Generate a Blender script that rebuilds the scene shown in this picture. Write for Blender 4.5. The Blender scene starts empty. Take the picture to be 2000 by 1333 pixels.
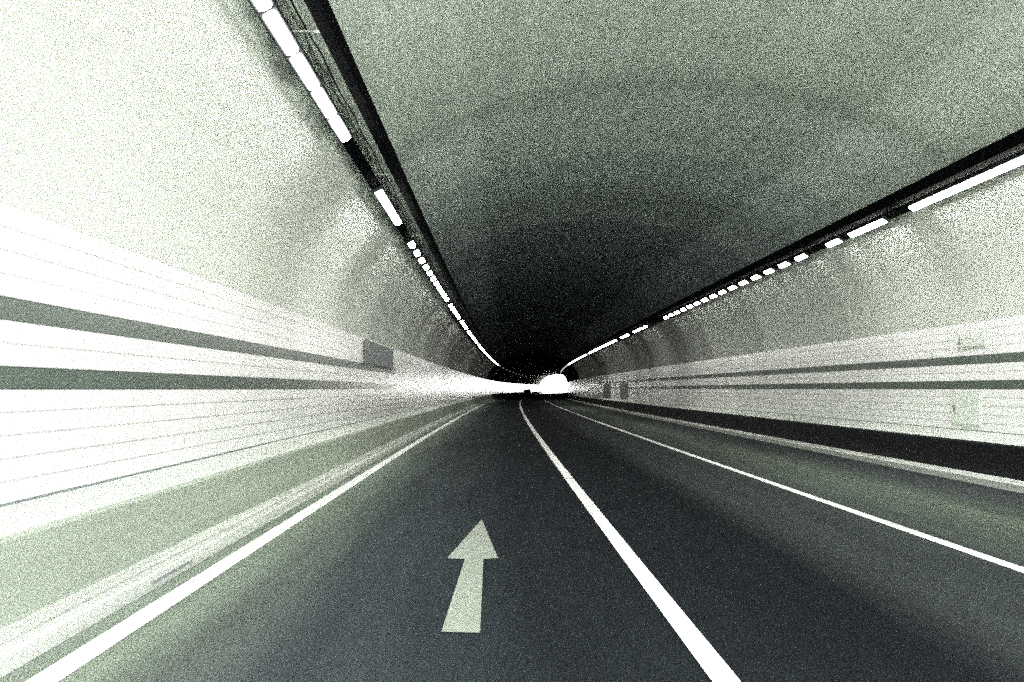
import bpy, math, random
from mathutils import Vector
random.seed(7)
scene = bpy.context.scene
R = math.radians

# ---------------------------------------------------------------- camera, sky, sun, exposure
cam_data = bpy.data.cameras.new("camera")
cam = bpy.data.objects.new("camera", cam_data)
scene.collection.objects.link(cam)
F = 1800.0                                    # focal length in pixels of a 2000 px wide frame
cam_data.sensor_width = 36.0
cam_data.lens = 36.0 * F / 2000.0
cam_data.shift_x = 29 / 2000.0
cam_data.shift_y = 93.5 / 2000.0
cam_data.clip_start = 0.05
cam_data.clip_end = 20000
cam.location = (0, 0, 1.5)
cam.rotation_euler = (R(90), 0, 0)
scene.camera = cam
scene.render.resolution_x, scene.render.resolution_y = 1024, 682

SUN_EL, SUN_AZ = 55, 165
world = bpy.data.worlds.new("World")
scene.world = world
world.use_nodes = True
wn = world.node_tree
sky = wn.nodes.new("ShaderNodeTexSky")
sky.sky_type = 'NISHITA'
sky.sun_disc = False
sky.sun_elevation = R(SUN_EL)
sky.sun_rotation = R(SUN_AZ)
sky.dust_density = 5.0
sky.air_density = 1.0
wn.links.new(sky.outputs[0], wn.nodes["Background"].inputs[0])
wn.nodes["Background"].inputs[1].default_value = 0.15

sd = bpy.data.lights.new("sun", 'SUN')
sd.energy = 5.0
sd.angle = R(0.5)
sd.color = (1, .96, .9)
so = bpy.data.objects.new("sun", sd)
scene.collection.objects.link(so)
so.location = (60, 0, 60)
az = R(SUN_AZ)
sdir = Vector((math.sin(az) * math.cos(R(SUN_EL)), math.cos(az) * math.cos(R(SUN_EL)), math.sin(R(SUN_EL))))
so.rotation_euler = sdir.to_track_quat('Z', 'Y').to_euler()

scene.view_settings.view_transform = 'Standard'
scene.view_settings.look = 'None'
scene.view_settings.exposure = 4.12
scene.view_settings.gamma = 1.0
scene.cycles.use_denoising = False
scene.cycles.max_bounces = 10
scene.cycles.diffuse_bounces = 6
scene.cycles.sample_clamp_indirect = 1.5

Y_MOUTH, Y_DARK, Y_LAST, Y_EXIT = -2.0, 122.0, 192.0, 320.0

# ---------------------------------------------------------------- materials
def mat(name):
    m = bpy.data.materials.new(name)
    m.use_nodes = True
    nt = m.node_tree
    return m, nt, nt.nodes["Principled BSDF"]

def N(nt, kind, **kw):
    n = nt.nodes.new(kind)
    for k, v in kw.items():
        if k in n.inputs.keys() if hasattr(n.inputs, 'keys') else False:
            n.inputs[k].default_value = v
        else:
            setattr(n, k, v)
    return n

def math_(nt, op, a, b=None, c=None):
    n = nt.nodes.new("ShaderNodeMath"); n.operation = op
    for i, v in enumerate((a, b, c)):
        if v is None: continue
        if isinstance(v, (int, float)): n.inputs[i].default_value = v
        else: nt.links.new(v, n.inputs[i])
    return n.outputs[0]

def uv(nt):
    """u = metres along the tunnel, v = metres across or up"""
    n = nt.nodes.new("ShaderNodeUVMap"); n.uv_map = "UVMap"
    s = nt.nodes.new("ShaderNodeSeparateXYZ")
    nt.links.new(n.outputs[0], s.inputs[0])
    return n.outputs[0], s.outputs[0], s.outputs[1]

def noise(nt, vec, sx, sy, detail=4, rough=.6):
    mp = nt.nodes.new("ShaderNodeMapping")
    mp.inputs['Scale'].default_value = (sx, sy, 1)
    nt.links.new(vec, mp.inputs[0])
    n = nt.nodes.new("ShaderNodeTexNoise")
    n.inputs['Scale'].default_value = 1
    n.inputs['Detail'].default_value = detail
    n.inputs['Roughness'].default_value = rough
    nt.links.new(mp.outputs[0], n.inputs['Vector'])
    return n.outputs['Fac']

def ramp(nt, fac, stops, interp='LINEAR'):
    r = nt.nodes.new("ShaderNodeValToRGB")
    r.color_ramp.interpolation = interp
    el = r.color_ramp.elements
    while len(el) < len(stops): el.new(.5)
    for e, (p, c) in zip(el, stops):
        e.position = p
        e.color = (c, c, c, 1) if isinstance(c, (int, float)) else (*c, 1)
    if isinstance(fac, (int, float)): r.inputs[0].default_value = fac
    else: nt.links.new(fac, r.inputs[0])
    return r.outputs[0]

def mul(nt, *cols):
    out = cols[0]
    for c in cols[1:]:
        m = nt.nodes.new("ShaderNodeMix"); m.data_type = 'RGBA'; m.blend_type = 'MULTIPLY'
        m.inputs[0].default_value = 1
        for i, v in ((6, out), (7, c)):
            if isinstance(v, tuple): m.inputs[i].default_value = (*v, 1)
            else: nt.links.new(v, m.inputs[i])
        out = m.outputs[2]
    return out

def bump(nt, b, h, strength, dist=.01):
    n = nt.nodes.new("ShaderNodeBump")
    n.inputs['Strength'].default_value = strength
    n.inputs['Distance'].default_value = dist
    nt.links.new(h, n.inputs['Height'])
    nt.links.new(n.outputs[0], b.inputs['Normal'])

def streaky(nt, vec, lo=.82, streak=(.12, 9)):
    """soiling drawn out along the tunnel plus blotches plus grit"""
    a = ramp(nt, noise(nt, vec, streak[0], streak[1], 5, .65), [(.3, lo), (.65, 1.0)])
    c = ramp(nt, noise(nt, vec, .35, .8, 4), [(.3, (lo + 1) / 2), (.7, 1.0)])
    g = ramp(nt, noise(nt, vec, 70, 95, 4, .8), [(.36, .50), (.64, 1.40)])
    return mul(nt, a, c, g), g

def concrete(name, col, lo=.8, rings=False, rough=.85):
    m, nt, b = mat(name)
    vec, u, v = uv(nt)
    s, g = streaky(nt, vec, lo)
    parts = [col, s]
    if rings:                                    # pour joints round the vault, 7.7 m apart
        f = math_(nt, 'FRACT', math_(nt, 'DIVIDE', math_(nt, 'ADD', u, noise(nt, vec, 1.5, 1.5)), 7.7))
        parts.append(ramp(nt, f, [(.0, .74), (.045, .85), (.12, 1.0), (.86, 1.0), (.955, .89), (1, .74)]))
    nt.links.new(mul(nt, *parts), b.inputs['Base Color'])
    b.inputs['Roughness'].default_value = rough
    b.inputs['Specular IOR Level'].default_value = .12
    bump(nt, b, g, .35, .004)
    return m

def tile(name, col, base_z, rough=.20, spec=.5):
    m, nt, b = mat(name)
    vec, u, v = uv(nt)
    s, g = streaky(nt, vec, .93, (.1, 5))
    f = math_(nt, 'FRACT', math_(nt, 'DIVIDE', math_(nt, 'SUBTRACT', v, base_z), .1555))
    j = ramp(nt, f, [(0, .52), (.04, .60), (.07, 1.0), (.93, 1.0), (.96, .60), (1, .52)])
    f2 = math_(nt, 'FRACT', math_(nt, 'DIVIDE', u, 1.8))
    j2 = ramp(nt, f2, [(0, .82), (.002, .84), (.004, 1.0)])
    grime = ramp(nt, noise(nt, vec, .9, .5, 5), [(.35, .93), (.6, 1)])
    nt.links.new(mul(nt, col, s, j, j2, grime), b.inputs['Base Color'])
    nt.links.new(ramp(nt, noise(nt, vec, .5, 14, 4), [(.3, rough), (.7, rough + .09)]), b.inputs['Roughness'])
    b.inputs['Specular IOR Level'].default_value = spec
    bump(nt, b, j, .12, .002)
    return m

def plain(name, col, rough=.5, metal=0, grit=True, spec=.5):
    m, nt, b = mat(name)
    vec, u, v = uv(nt)
    if grit:
        tc = nt.nodes.new("ShaderNodeTexCoord")
        g = ramp(nt, noise(nt, tc.outputs['Object'], 9, 9, 4), [(.3, .75), (.7, 1.1)])
        nt.links.new(mul(nt, col, g), b.inputs['Base Color'])
    else:
        b.inputs['Base Color'].default_value = (*col, 1)
    b.inputs['Roughness'].default_value = rough
    b.inputs['Metallic'].default_value = metal
    b.inputs['Specular IOR Level'].default_value = spec
    return m

def emit(name, strength, col=(1, .985, .94)):
    m, nt, b = mat(name)
    b.inputs['Base Color'].default_value = (.8, .8, .78, 1)
    b.inputs['Emission Color'].default_value = (*col, 1)
    b.inputs['Emission Strength'].default_value = strength
    return m

M = {}
for k_ in range(12):                             # each cast section of the vault darker: fading light painted into the colour
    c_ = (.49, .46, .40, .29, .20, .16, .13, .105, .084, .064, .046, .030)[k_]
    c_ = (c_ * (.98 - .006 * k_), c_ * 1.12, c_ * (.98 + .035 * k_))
    M['vault%d' % k_] = concrete('vault_concrete_fade_%d' % k_, c_, .84, rings=True)
M['vault_dark'] = concrete('dark_lining', (.012, .014, .017), .6)  # near-black lining of the stretch before the last one
for k_, c_ in enumerate((.58, .47, .36, .25, .15)):  # upper walls darken by section too, light falloff painted into the paint colour
    M['paint%d' % k_] = concrete('wall_paint_fade_%d' % k_, (c_, c_ * 1.07, c_ * .97), .9, rough=.65)
M['paint_end'] = concrete('pale_end_lining', (.55, .60, .55), .9)
M['tile'] = tile('white_wall_tile', (.88, .90, .87), .72)
M['tile_far'] = tile('glossy_white_wall_tile', (.93, .94, .92), .72, rough=.215, spec=1.0)
M['stripe'] = tile('grey_green_tile', (.085, .110, .094), .72)
M['panel'] = concrete('grey_steel_panel', (.22, .25, .25), .7, rough=.45)
M['plinth_l'] = concrete('pale_plinth_concrete', (.34, .385, .32), .8)
M['plinth_r'] = concrete('dark_plinth', (.006, .007, .009), .6, rough=.6)  # right plinth much darker than the left
M['ledge'] = concrete('ledge_concrete', (.56, .60, .55), .8)
M['kerb'] = concrete('kerb_stone', (.58, .61, .56), .7)
M['black'] = plain('black_metal', (.002, .0024, .003), .9, spec=.02)
M['housing'] = plain('lamp_housing_metal', (.03, .034, .036), .6, spec=.1)
M['cable'] = plain('grey_cable', (.30, .34, .31), .6)
M['car'] = plain('dark_car_paint', (.01, .011, .014), .3)
M['glass'] = plain('dark_glass', (.005, .006, .008), .05, grit=False)
M['rubber'] = plain('tyre_rubber', (.01, .01, .01), .8)
M['red'] = plain('red_lens', (.2, .01, .01), .3, grit=False)
M['bounce_apron'] = concrete('pale_bounce_paving', (.55, .56, .53), .8)
M['ground'] = plain('pale_gravel', (.30, .30, .28), .9)
M['reflector_rock'] = plain('pale_reflector_hillside', (.34, .345, .33), .9)

m, nt, b = mat('patched_haunch_concrete')
vec, u, v = uv(nt)
nt.links.new(mul(nt, (.66, .74, .66), ramp(nt, noise(nt, vec, 1.1, 2.2, 3), [(.36, .35), (.6, 1.0)])), b.inputs['Base Color'])
b.inputs['Roughness'].default_value = .9
M['haunch'] = m

# asphalt: lanes dark, glow beside the edge lines painted in as lighter, dusty bands
m, nt, b = mat('asphalt')
vec, u, v = uv(nt)
w = math_(nt, 'ADD', v, math_(nt, 'MULTIPLY', math_(nt, 'SUBTRACT', noise(nt, vec, .12, .7, 3), .5), .5))
w = math_(nt, 'DIVIDE', math_(nt, 'ADD', w, 3.0), 11.0)          # -3..8 m -> 0..1
def px(x): return (x + 3) / 11
lanes = ramp(nt, w, [(px(-2.9), (.16, .19, .16)), (px(-2.2), (.15, .18, .145)), (px(-1.75), (.075, .09, .08)),
                     (px(-1.2), (.032, .039, .042)), (px(0.2), (.0085, .0112, .0135)), (px(2.5), (.0042, .0058, .0074)), (px(3.1), (.027, .032, .032)),
                     (px(4.1), (.030, .036, .036)), (px(5.1), (.06, .072, .062)), (px(5.8), (.075, .09, .073)),
                     (px(6.6), (.04, .047, .046)), (px(7.4), (.030, .035, .036))])
g = ramp(nt, noise(nt, vec, 60, 85, 4, .8), [(.36, .25), (.64, 1.8)])
g2 = ramp(nt, noise(nt, vec, .25, 3.5, 5), [(.3, .8), (.7, 1.15)])
nt.links.new(mul(nt, lanes, g, g2), b.inputs['Base Color'])
nt.links.new(ramp(nt, noise(nt, vec, .4, 2.5, 4), [(.3, .85), (.7, 1.0)]), b.inputs['Roughness'])
b.inputs['Specular IOR Level'].default_value = .04
bump(nt, b, g, .5, .004)
M['asphalt'] = m

def paintmat(name, col, wear):
    m, nt, b = mat(name)
    vec, u, v = uv(nt)
    g = ramp(nt, noise(nt, vec, 45, 45, 3, .7), [(.3, 1 - wear), (.6, 1.0)])
    g2 = ramp(nt, noise(nt, vec, .8, 6, 4), [(.3, 1 - wear * .6), (.65, 1.0)])
    nt.links.new(mul(nt, col, g, g2), b.inputs['Base Color'])
    b.inputs['Roughness'].default_value = .55
    bump(nt, b, g, .3, .003)
    return m
M['line'] = paintmat('white_road_paint', (.85, .86, .83), .12)
M['line_r'] = paintmat('grey_white_road_paint', (.80, .80, .78), .15)
M['arrow'] = paintmat('worn_arrow_paint', (.20, .228, .185), .3)

# ---------------------------------------------------------------- geometry helpers
K = 1100.0 / F
def centre(y):
    """lateral position of the tunnel's axis: bends gently, then more, to the right"""
    if y > 330:
        s = (centre(330) - centre(329)); return centre(330) + s * (y - 330)
    t = max(y, 0) * K
    c = 2.75 + t * t / 2836.0
    if t > 60: c += 2.8e-4 * (t - 60) ** 2
    return c
def off(y): return centre(y) - 2.75             # shift of anything measured from the camera's line

def yrange(y0, y1, step=2.0):
    n = max(1, int(math.ceil((y1 - y0) / step)))
    return [y0 + (y1 - y0) * i / n for i in range(n + 1)]

def link(name, me, m, parent=None):
    o = bpy.data.objects.new(name, me)
    scene.collection.objects.link(o)
    if m: me.materials.append(m)
    if parent: o.parent = parent
    return o

def tag(o, label=None, cat=None, group=None, kind=None):
    if label: o['label'] = label
    if cat: o['category'] = cat
    if group: o['group'] = group
    if kind: o['kind'] = kind
    return o

def empty(name, loc=(0, 0, 0)):
    o = bpy.data.objects.new(name, None)
    scene.collection.objects.link(o)
    o.location = loc
    return o

def sweep(name, prof, y0, y1, m, parent=None, step=2.0, closed=False, uvmode='z', smooth=False, caps=False):
    """prof: [(X, z)] with X measured from the camera's line; swept along the bend.
    uv v = z, X or arc length"""
    ys = yrange(y0, y1, step)
    verts, faces, uvs = [], [], []
    n = len(prof)
    arc = [0]
    for i in range(1, n): arc.append(arc[-1] + math.dist(prof[i - 1], prof[i]))
    if closed: arc.append(arc[-1] + math.dist(prof[-1], prof[0]))
    def vv(i):
        p = prof[i % n]
        return {'z': p[1], 'x': p[0], 'arc': arc[i]}[uvmode]
    for y in ys:
        for (x, z) in prof: verts.append((x + off(y), y, z))
    segs = n if closed else n - 1
    for j in range(len(ys) - 1):
        for i in range(segs):
            a, b2 = i, (i + 1) % n
            faces.append((j * n + a, j * n + b2, (j + 1) * n + b2, (j + 1) * n + a))
            uvs += [(ys[j], vv(i)), (ys[j], vv(i + 1)), (ys[j + 1], vv(i + 1)), (ys[j + 1], vv(i))]
    if closed and caps:
        faces.append(tuple(range(n))); uvs += [(ys[0], vv(i)) for i in range(n)]
        k = (len(ys) - 1) * n
        faces.append(tuple(k + i for i in reversed(range(n)))); uvs += [(ys[-1], vv(i)) for i in reversed(range(n))]
    me = bpy.data.meshes.new(name)
    me.from_pydata(verts, [], faces)
    l = me.uv_layers.new(name="UVMap")
    for k, t in enumerate(uvs): l.data[k].uv = t
    if smooth:
        for p in me.polygons: p.use_smooth = True
    me.update()
    return link(name, me, m, parent)

def mesh(name, verts, faces, m, parent=None, smooth=False):
    me = bpy.data.meshes.new(name)
    me.from_pydata(verts, [], faces)
    l = me.uv_layers.new(name="UVMap")
    for p in me.polygons:
        p.use_smooth = smooth
        for li in p.loop_indices:
            co = me.vertices[me.loops[li].vertex_index].co
            l.data[li].uv = (co.y, co.x + co.z)
    me.update()
    return link(name, me, m, parent)

def box_vf(c, s, verts, faces, chamfer=0):
    k = len(verts)
    x, y, z = (s[0] / 2, s[1] / 2, s[2] / 2)
    for dx, dy, dz in ((-1,-1,-1),(1,-1,-1),(1,1,-1),(-1,1,-1),(-1,-1,1),(1,-1,1),(1,1,1),(-1,1,1)):
        verts.append((c[0] + dx * x, c[1] + dy * y, c[2] + dz * z))
    for f in ((3,2,1,0),(4,5,6,7),(0,1,5,4),(1,2,6,5),(2,3,7,6),(3,0,4,7)):
        faces.append(tuple(k + i for i in f))

# ---------------------------------------------------------------- setting: ground, road, markings, kerbs
CX = 2.75
g0 = mesh('ground', [(-3000, -3000, -.06), (3000, -3000, -.06), (3000, 6000, -.06), (-3000, 6000, -.06)], [(0, 1, 2, 3)], M['ground'])
tag(g0, kind='structure')
road = sweep('road', [(-3.0, 0), (2.4, 0), (7.7, 0)], -2, 520, M['asphalt'], uvmode='x')
tag(road, kind='structure')
bounce_apron = sweep('bounce_pavement', [(-14, 0), (20, 0)], -80, -2, M['bounce_apron'], uvmode='x')  # added unseen behind the camera to bounce daylight onto the near vault
tag(bounce_apron, kind='structure')
LINES = [('edge_line', -2.33, .17, 'line', 'broad white line along the left edge'),
         ('lane_line', 1.17, .145, 'line', 'bright white line between the two lanes'),
         ('edge_line', 4.335, .135, 'line_r', 'thin greyish line to the right of the lanes')]
for nm, x, w_, mm, lab in LINES:
    o = sweep(nm, [(x - w_ / 2, .005), (x + w_ / 2, .005)], -2, 500, M[mm], road, uvmode='x')
    tag(o, lab)
def gp(xp, yp): return ((xp - 971) / (yp - 760) * 1.5, F * 1.5 / (yp - 760))
ar = [gp(862, 1236), gp(938, 1238), gp(944, 1093.5), gp(973, 1092), gp(941, 1016), gp(873, 1092), gp(908, 1093.5)]
o = mesh('direction_arrow', [(x, y, .006) for x, y in ar], [(0, 1, 2, 6), (2, 3, 4), (6, 2, 4), (6, 4, 5)], M['arrow'], road)
tag(o, 'pale worn arrow pointing straight ahead')

def kerb(side, xf, xb):
    s = 1 if xb > xf else -1
    c = .018
    p = [(xf, -.02), (xf, .12 - c), (xf + s * c, .12), (xf + s * .085, .12), (xf + s * .09, .075), (xf + s * .115, .075),
         (xf + s * .12, .12), (xb, .12), (xb, -.02)]
    o = sweep(side + '_kerb', p, -2, 500, M['kerb'], uvmode='arc')
    tag(o, kind='structure')
kerb('left', -2.58, -2.859)
kerb('right', 7.53, 7.849)

# pale hillside added beyond the exit to whiten it and throw light onto tiles
def reflector_hill():
    nx, ny = 60, 24
    vs, fs = [], []
    for j in range(ny + 1):
        for i in range(nx + 1):
            x = -350 + 800 * i / nx
            d = j / ny
            y = 400 + 260 * d + 25 * math.sin(x * .013) 
            z = -1 + 190 * d ** 1.1 * (1 + .12 * math.sin(x * .021 + 2 * d)) + random.uniform(-1.6, 1.6) * (j > 0)
            vs.append((x, y, z))
    for j in range(ny):
        for i in range(nx):
            a = j * (nx + 1) + i
            fs.append((a, a + 1, a + nx + 2, a + nx + 1))
    o = mesh('reflector_hill', vs, fs, M['reflector_rock'], smooth=True)
    tag(o, kind='structure')
reflector_hill()

# ---------------------------------------------------------------- the tunnel itself
A_, B_, ZT = 6.05, 3.71, 2.74
def ell(t):                                     # t = 0 at the springing, 90 at the crown
    return (A_ * math.cos(R(t)), ZT + B_ * math.sin(R(t)))
t_h = math.degrees(math.acos(5.06 / 6.05))      # where the white wall paint stops
tun = empty('road_tunnel', (CX, 0, 0))
tag(tun, 'arched road tunnel with pale vault and white tiled walls, bending right to a bright exit', 'tunnel')
def T(o):                                       # keep world coordinates under the moved empty
    o.parent = tun; o.matrix_parent_inverse = tun.matrix_world.inverted(); return o
tun.matrix_world = tun.matrix_world.Translation((CX, 0, 0)) if False else tun.matrix_world
bpy.context.view_layer.update()

def arc_pts(a, b, n): return [ell(a + (b - a) * i / n) for i in range(n + 1)]
vault_prof = [(CX - x, z) for x, z in arc_pts(t_h, 90, 20)] + [(CX + x, z) for x, z in reversed(arc_pts(t_h, 90, 20)[:-1])]
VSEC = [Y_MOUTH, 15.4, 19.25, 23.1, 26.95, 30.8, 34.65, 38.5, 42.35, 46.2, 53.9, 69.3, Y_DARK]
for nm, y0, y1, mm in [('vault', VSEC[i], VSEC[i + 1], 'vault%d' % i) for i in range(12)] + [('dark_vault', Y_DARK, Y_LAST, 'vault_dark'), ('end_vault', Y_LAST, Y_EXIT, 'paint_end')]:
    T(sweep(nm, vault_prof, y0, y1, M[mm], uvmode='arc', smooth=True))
# pale patched concrete strip behind the lamps, and the vault above it
t_v = math.degrees(math.acos(4.64 / 6.05))
wall_half = arc_pts(0, t_h, 8)
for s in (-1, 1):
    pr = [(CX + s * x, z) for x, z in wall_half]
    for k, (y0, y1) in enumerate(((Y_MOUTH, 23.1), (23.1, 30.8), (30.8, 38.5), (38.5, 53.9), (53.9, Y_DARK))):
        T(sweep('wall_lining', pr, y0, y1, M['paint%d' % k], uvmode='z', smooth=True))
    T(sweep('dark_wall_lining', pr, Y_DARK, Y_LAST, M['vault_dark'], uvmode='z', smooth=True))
    T(sweep('wall_lining', pr, Y_LAST, Y_EXIT, M['paint_end'], uvmode='z', smooth=True))
    T(sweep('haunch_strip', [(CX + s * x, z - .004) for x, z in arc_pts(t_h, t_v, 3)], Y_MOUTH, 38.5, M['haunch'], uvmode='arc', smooth=True))
    xw = CX + s * A_
    T(sweep('tile_cladding', [(xw, .72), (xw, ZT)], Y_MOUTH, 33.0, M['tile'], uvmode='z'))
    tag(T(sweep('tile_cladding', [(xw, .72), (xw, ZT)], 33.0, Y_EXIT, M['tile_far' if s < 0 else 'tile'], uvmode='z')), 'tiles beyond the first wall section')
    ye = 29 if s < 0 else 90
    for k in (5, 8):
        z0 = .72 + .1555 * k
        T(sweep('tile_stripe', [(xw, z0), (xw - s * .004, z0), (xw - s * .004, z0 + .1555), (xw, z0 + .1555)], Y_MOUTH, ye, M['stripe'], uvmode='z'))
    xp = -2.86 if s < 0 else 7.85
    T(sweep('plinth', [(xp, -.02), (xp, .61), (xp + s * .02, .64)], Y_MOUTH, Y_EXIT, M['plinth_l' if s < 0 else 'plinth_r'], uvmode='z'))
    T(sweep('ledge', [(xp + s * .02, .64), (xw, .72)], Y_MOUTH, Y_EXIT, M['ledge'], uvmode='x'))
    # dark joint where the tiles meet the ledge
    T(sweep('base_joint', [(xw - s * .012, .71), (xw - s * .012, .735), (xw, .735)], Y_MOUTH, Y_EXIT, M['panel'], uvmode='z'))
# outer shell, so that no light comes through from above
outer = [(CX - 7.0, -.05)] + [(CX - x * 1.16, z * 1.12) for x, z in arc_pts(0, 90, 16)] + [(CX + x * 1.16, z * 1.12) for x, z in reversed(arc_pts(0, 90, 16)[:-1])] + [(CX + 7.0, -.05)]
T(sweep('outer_shell', outer, Y_MOUTH, Y_EXIT, M['paint_end'], uvmode='arc'))
# portal rings that close the shell at both ends
inner = [(CX - 6.05, -.05), (CX - 6.05, .72)] + [(CX - x, z) for x, z in arc_pts(0, 90, 16)] + [(CX + x, z) for x, z in reversed(arc_pts(0, 90, 16)[:-1])] + [(CX + 6.05, .72), (CX + 6.05, -.05)]
outer2 = [outer[0], (CX - 7.0, .72)] + outer[1:-1] + [(CX + 7.0, .72), outer[-1]]
for y in (Y_MOUTH, Y_EXIT):
    n = len(inner)
    vs = [(x + off(y), y, z) for x, z in inner] + [(x + off(y), y, z) for x, z in outer2]
    T(mesh('portal_ring', vs, [(i, i + 1, n + i + 1, n + i) for i in range(n - 1)], M['paint_end']))

# ---------------------------------------------------------------- cable trays, lamp rails, cables
def side_x(s, x): return CX + s * x
for s, word in ((-1, 'left'), (1, 'right')):
    tray = empty('cable_tray', (side_x(s, 4.34), 0, 4.8))
    tag(tray, 'long black cable tray under the vault above the %s lamp row' % word, 'cable tray', 'cable trays along the tunnel')
    bpy.context.view_layer.update()
    a, b2 = sorted((side_x(s, 4.28), side_x(s, 4.40)))
    o = sweep('tray', [(a, 5.00), (a, 4.80), (b2, 4.80), (b2, 5.00), (b2 - .015, 5.00), (b2 - .015, 4.815), (a + .015, 4.815), (a + .015, 5.00)],
              Y_MOUTH, Y_LAST, M['black'], closed=True, uvmode='arc', caps=True)
    o.parent = tray; o.matrix_parent_inverse = tray.matrix_world.inverted()
    vs, fs = [], []
    for k in range(32):
        y = 3 + k * 6
        box_vf((side_x(s, 4.61) + off(y), y, 4.99), (.44, .03, .015), vs, fs)
    o = mesh('wall_bracket', vs, fs, M['haunch']); tag(o, kind='stuff')
    o.parent = tray; o.matrix_parent_inverse = tray.matrix_world.inverted()

def frame(s):
    """origin, across and inward unit vectors of a lamp on side s (X, z)"""
    o = Vector((side_x(s, 4.76), 4.80))
    nrm = Vector((-s * .47, -.883))              # faces down and towards the road
    tan = Vector((-s * .883, .47))
    return o, tan, nrm
def lamp_sec(s, pts):
    o, t, n = frame(s)
    return [(o.x + t.x * a + n.x * b, o.y + t.y * a + n.y * b) for a, b in pts]
for s, word in ((-1, 'left'), (1, 'right')):
    rail = sweep('lamp_rail', lamp_sec(s, [(-.085, -.032), (-.085, -.07), (.085, -.07), (.085, -.032)]), Y_MOUTH, Y_EXIT, M['black'], closed=True, uvmode='arc', caps=True)
    tag(rail, 'continuous black rail that carries the %s row of strip lamps' % word, 'lamp rail', 'lamp rails')

# loosely clipped grey cables between lamp rail and tray
def tube(path, r, n=6):
    vs, fs = [], []
    for x, y, z in path:
        for i in range(n):
            a = 2 * math.pi * i / n
            vs.append((x + r * math.cos(a), y, z + r * math.sin(a)))
    for j in range(len(path) - 1):
        for i in range(n):
            fs.append((j * n + i, j * n + (i + 1) % n, (j + 1) * n + (i + 1) % n, (j + 1) * n + i))
    return vs, fs
def cable(s, x0, z0, r, amp, per, ph, lab, m='cable'):
    path = []
    for y in yrange(Y_MOUTH, 120, .25):
        q = ((y + ph) / per) % 1.0
        sag = amp * (4 * q * (1 - q))
        path.append((side_x(s, x0 + .5 * sag) + off(y), y, z0 - sag))
    vs, fs = tube(path, r)
    o = mesh('power_cable', vs, fs, M[m], smooth=True)
    tag(o, lab, 'cable', 'cables beside the lamp rows')
cable(-1, 4.67, 5.045, .018, .035, 1.3, 0, 'thick grey cable sagging between clips beside the left cable tray')
cable(-1, 4.62, 5.05, .011, .025, 2.1, .7, 'thin dark cable between the thick grey cable and the left tray', 'housing')
cable(1, 4.67, 5.045, .018, .035, 1.3, .4, 'thick grey cable sagging between clips beside the right cable tray')

# ---------------------------------------------------------------- lamps
def lamp_mesh(length):
    """housing and diffuser meshes in a local frame: X across, Y along, Z = direction of light"""
    L = length / 2
    hv = []; hf = []
    prof = [(-.10, -.03), (-.10, .005), (-.082, .028), (.082, .028), (.10, .005), (.10, -.03)]
    n = len(prof)
    for y in (-L, L): hv += [(a, y, b) for a, b in prof]
    for i in range(n): hf.append((i, (i + 1) % n, n + (i + 1) % n, n + i))
    hf += [tuple(reversed(range(n))), tuple(range(n, 2 * n))]
    h = bpy.data.meshes.new('housing'); h.from_pydata(hv, [], hf); h.uv_layers.new(name="UVMap"); h.materials.append(M['housing']); h.update()
    dv = []; df = []
    prof = [(-.062, .0285), (-.058, .040), (-.036, .052), (0, .056), (.036, .052), (.058, .040), (.062, .0285)]
    n = len(prof); E = L - .05
    for y in (-E, E): dv += [(a, y, b) for a, b in prof]
    for i in range(n - 1): df.append((i, i + 1, n + i + 1, n + i))
    df += [tuple(reversed(range(n))), tuple(range(n, 2 * n))]
    d = bpy.data.meshes.new('diffuser'); d.from_pydata(dv, [], df); d.update()
    return h, d
from mathutils import Matrix
def lamp_rot(s, y):
    o, t, n = frame(s)
    zc = Vector((n.x, 0, n.y)); yc = Vector((off(y + 1) - off(y - 1), 2, 0)).normalized()
    xc = yc.cross(zc).normalized(); yc = zc.cross(xc)
    m = Matrix((xc, yc, zc)).transposed()
    return m.to_euler()

ZONES = [(0, 11, 6.2), (11, 22, 8.0), (22, 32, 4.6), (32, 50, 6.0), (50, 80, 3.5), (80, 125, 1.2), (125, 400, .05)]
EM = [emit('lamp_diffuser_glow_%d' % i, z[2]) for i, z in enumerate(ZONES)]
def zone(y):
    for i, z in enumerate(ZONES):
        if y < z[1]: return i
    return len(ZONES) - 1
HM = {}
def lamp_meshes(length, zi):
    k = (round(length, 2), zi)
    if k not in HM:
        h, d = lamp_mesh(length)
        d.materials.append(EM[zi]); HM[k] = (h, d)
    return HM[k]

ORD = ['zeroth','first','second','third','fourth','fifth','sixth','seventh','eighth','ninth','tenth','eleventh','twelfth','thirteenth','fourteenth','fifteenth','sixteenth','seventeenth','eighteenth','nineteenth']
TENS = {2:'twenty',3:'thirty',4:'forty',5:'fifty',6:'sixty',7:'seventy',8:'eighty',9:'ninety'}
TENTH = {2:'twentieth',3:'thirtieth',4:'fortieth',5:'fiftieth',6:'sixtieth',7:'seventieth',8:'eightieth',9:'ninetieth'}
def ordw(n):
    if n < 20: return ORD[n]
    if n < 100: return TENTH[n // 10] if n % 10 == 0 else TENS[n // 10] + '-' + ORD[n % 10]
    return 'hundred and ' + ordw(n - 100)

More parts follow.
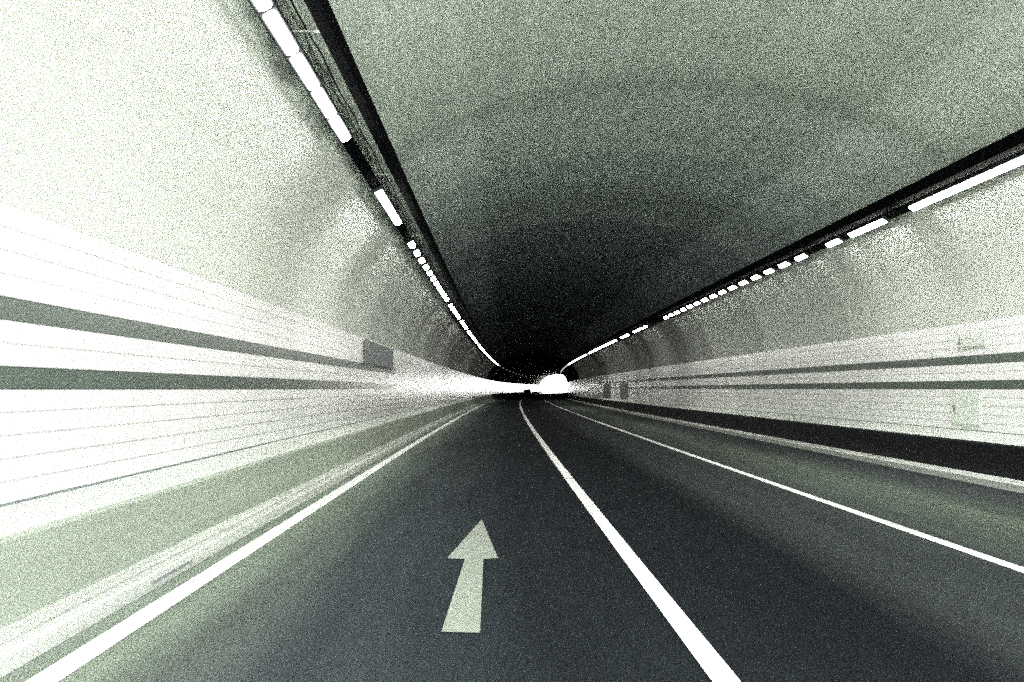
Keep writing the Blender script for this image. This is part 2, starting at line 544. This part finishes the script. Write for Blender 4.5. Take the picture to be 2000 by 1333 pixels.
def runs(spec):
    """spec in shorter units of measured depth -> (centre, length) in metres; each run (start, end, pitch, lamp)"""
    out = []
    for ri, (a, b, pitch, ln) in enumerate(spec):
        n = max(1, int(round((b - a) / pitch)))
        p = (b - a) / n
        for i in range(n):
            out.append(((a + (i + .5) * p) / K, ln / K, ri, i))
    return out
LEFT = [(3.6, 7.42, .62, .61), (9.3, 11.2, .633, .615), (12.4, 21.0, .80, .44), (21.7, 26.3, .80, .46), (27.1, 30.8, .80, .46),
        (31.8, 40.0, .87, .55), (41.3, 81.5, 1.2, .8), (84, 148, 8.0, 2.0)]
RIGHT = [(5.0, 10.25, .60, .59), (10.93, 12.05, .56, .55), (12.38, 12.9, .52, .50), (13.6, 26.2, .83, .46), (29.2, 32.6, .83, .46),
         (33.7, 36.4, .83, .46), (37.8, 52.0, 1.0, .8), (53.6, 112.0, 1.4, 1.1)]
for s, word, spec in ((-1, 'left', LEFT), (1, 'right', RIGHT)):
    for k, (y, ln, ri, i) in enumerate(runs(spec)):
        zi = zone(y)
        hm, dm = lamp_meshes(ln, zi)
        o, t, n = frame(s)
        e = empty('strip_lamp', (o.x + off(y), y, o.y))
        e.rotation_euler = lamp_rot(s, y)
        if ri == 0: where = '%s lamp of its unbroken near run' % ordw(i + 1)
        else: where = '%s lamp after the %s gap' % (ordw(i + 1), ordw(ri))
        tag(e, 'strip lamp on the %s rail, %s' % (word, where), 'lamp', 'strip lamps of the %s row' % word)
        link('housing', hm, None, e)
        link('diffuser', dm, None, e)

# ---------------------------------------------------------------- wall furniture
def wall_box(name, s, y0, y1, z0, z1, depth, m, label, cat, group=None, handle=True):
    xw = CX + s * A_
    yc = (y0 + y1) / 2
    e = empty(name, (xw + off(yc) - s * .005, yc, z0))
    tag(e, label, cat, group)
    def local(vs): return [(x, y, z) for x, y, z in vs]
    vs, fs = [], []
    box_vf((-s * depth / 2, 0, (z1 - z0) / 2), (depth, y1 - y0, z1 - z0), vs, fs)
    mesh('box', vs, fs, m, e)
    vs, fs = [], []
    box_vf((-s * (depth + .008), 0, (z1 - z0) / 2), (.016, (y1 - y0) - .08, (z1 - z0) - .08), vs, fs)
    d = mesh('door', vs, fs, m, e)
    if handle:
        vs, fs = [], []
        box_vf((-s * (depth + .03), (y1 - y0) * .35, (z1 - z0) * .5), (.03, .03, .12), vs, fs)
        mesh('handle', vs, fs, M['panel'], d)
    return e
M['pale_green'] = concrete('pale_green_enamel', (.70, .76, .69), .9, rough=.35)
wall_box('wall_cabinet', -1, 22.3, 28.0, 2.08, 2.70, .05, M['panel'], 'grey steel cabinet on the left wall above the upper dark stripe', 'cabinet', 'cabinets on the tunnel walls')
wall_box('wall_cabinet', 1, 16.6, 17.7, 2.25, 2.55, .012, M['pale_green'], 'small pale green cabinet above the stripes on the right wall', 'cabinet', 'cabinets on the tunnel walls')
wall_box('wall_cabinet', 1, 16.8, 17.9, .80, 1.46, .012, M['pale_green'], 'pale green cabinet below the stripes on the right wall', 'cabinet', 'cabinets on the tunnel walls')
wall_box('wall_cabinet', 1, 66, 70, .76, 1.95, .06, M['panel'], 'nearer of two grey cabinets at the far end of the right stripes', 'cabinet', 'cabinets on the tunnel walls')
wall_box('wall_cabinet', 1, 78, 83, .76, 1.95, .06, M['panel'], 'farther of two grey cabinets at the far end of the right stripes', 'cabinet', 'cabinets on the tunnel walls')
# gully slot in the left kerb
vs, fs = [], []
box_vf((-2.578, 0, .05), (.02, .9, .018), vs, fs)
e = mesh('drain_slot', vs, fs, M['panel']); e.location = (off(7.3), 7.3, .005)
tag(e, 'black drain slot in the face of the left kerb', 'drain')

# ---------------------------------------------------------------- the car far ahead
def car(y, x):
    e = empty('car', (x + off(y), y, 0.005))
    e.rotation_euler = (0, 0, -math.atan((off(y + 1) - off(y - 1)) / 2))
    tag(e, 'small dark car driving away in the left lane near the tunnel exit', 'car')
    side = [(-2.1, .32), (-2.12, .62), (-2.0, .92), (-1.55, .98), (.95, .96), (1.9, .80), (2.1, .62), (2.12, .32)]
    w0 = .88
    vs = [(-w0, a, b) for a, b in side] + [(w0, a, b) for a, b in side]
    n = len(side)
    fs = [(i, (i + 1) % n, n + (i + 1) % n, n + i) for i in range(n)] + [tuple(range(n)), tuple(reversed(range(n, 2 * n)))]
    body = mesh('body', vs, fs, M['car'], e)
    cab = [(-1.75, .97), (-1.25, 1.43), (.10, 1.46), (.95, .96)]
    n = 4
    vs = [(-.80 if i in (0, 3) else -.64, a, b) for i, (a, b) in enumerate(cab)] + [(.80 if i in (0, 3) else .64, a, b) for i, (a, b) in enumerate(cab)]
    fs = [(i, (i + 1) % n, n + (i + 1) % n, n + i) for i in range(n)] + [tuple(range(n)), tuple(reversed(range(n, 2 * n)))]
    mesh('cabin', vs, fs, M['car'], e)
    mesh('rear_window', [(-.66, -1.69, 1.04), (.66, -1.69, 1.04), (.56, -1.30, 1.40), (-.56, -1.30, 1.40)], [(0, 1, 2, 3)], M['glass'], e)
    for sx in (-1, 1):
        for yy in (-1.3, 1.35):
            vs, fs = [], []
            for xx in (-.1, .1):
                for k in range(16):
                    a = 2 * math.pi * k / 16
                    vs.append((sx * .80 + xx, yy + .32 * math.cos(a), .32 + .32 * math.sin(a)))
            fs = [(k, (k + 1) % 16, 16 + (k + 1) % 16, 16 + k) for k in range(16)] + [tuple(range(16)), tuple(reversed(range(16, 32)))]
            mesh('wheel', vs, fs, M['rubber'], e)
        vs, fs = [], []
        box_vf((sx * .70, -2.09, .78), (.26, .06, .14), vs, fs)
        mesh('tail_light', vs, fs, M['red'], e)
car(205, .0)
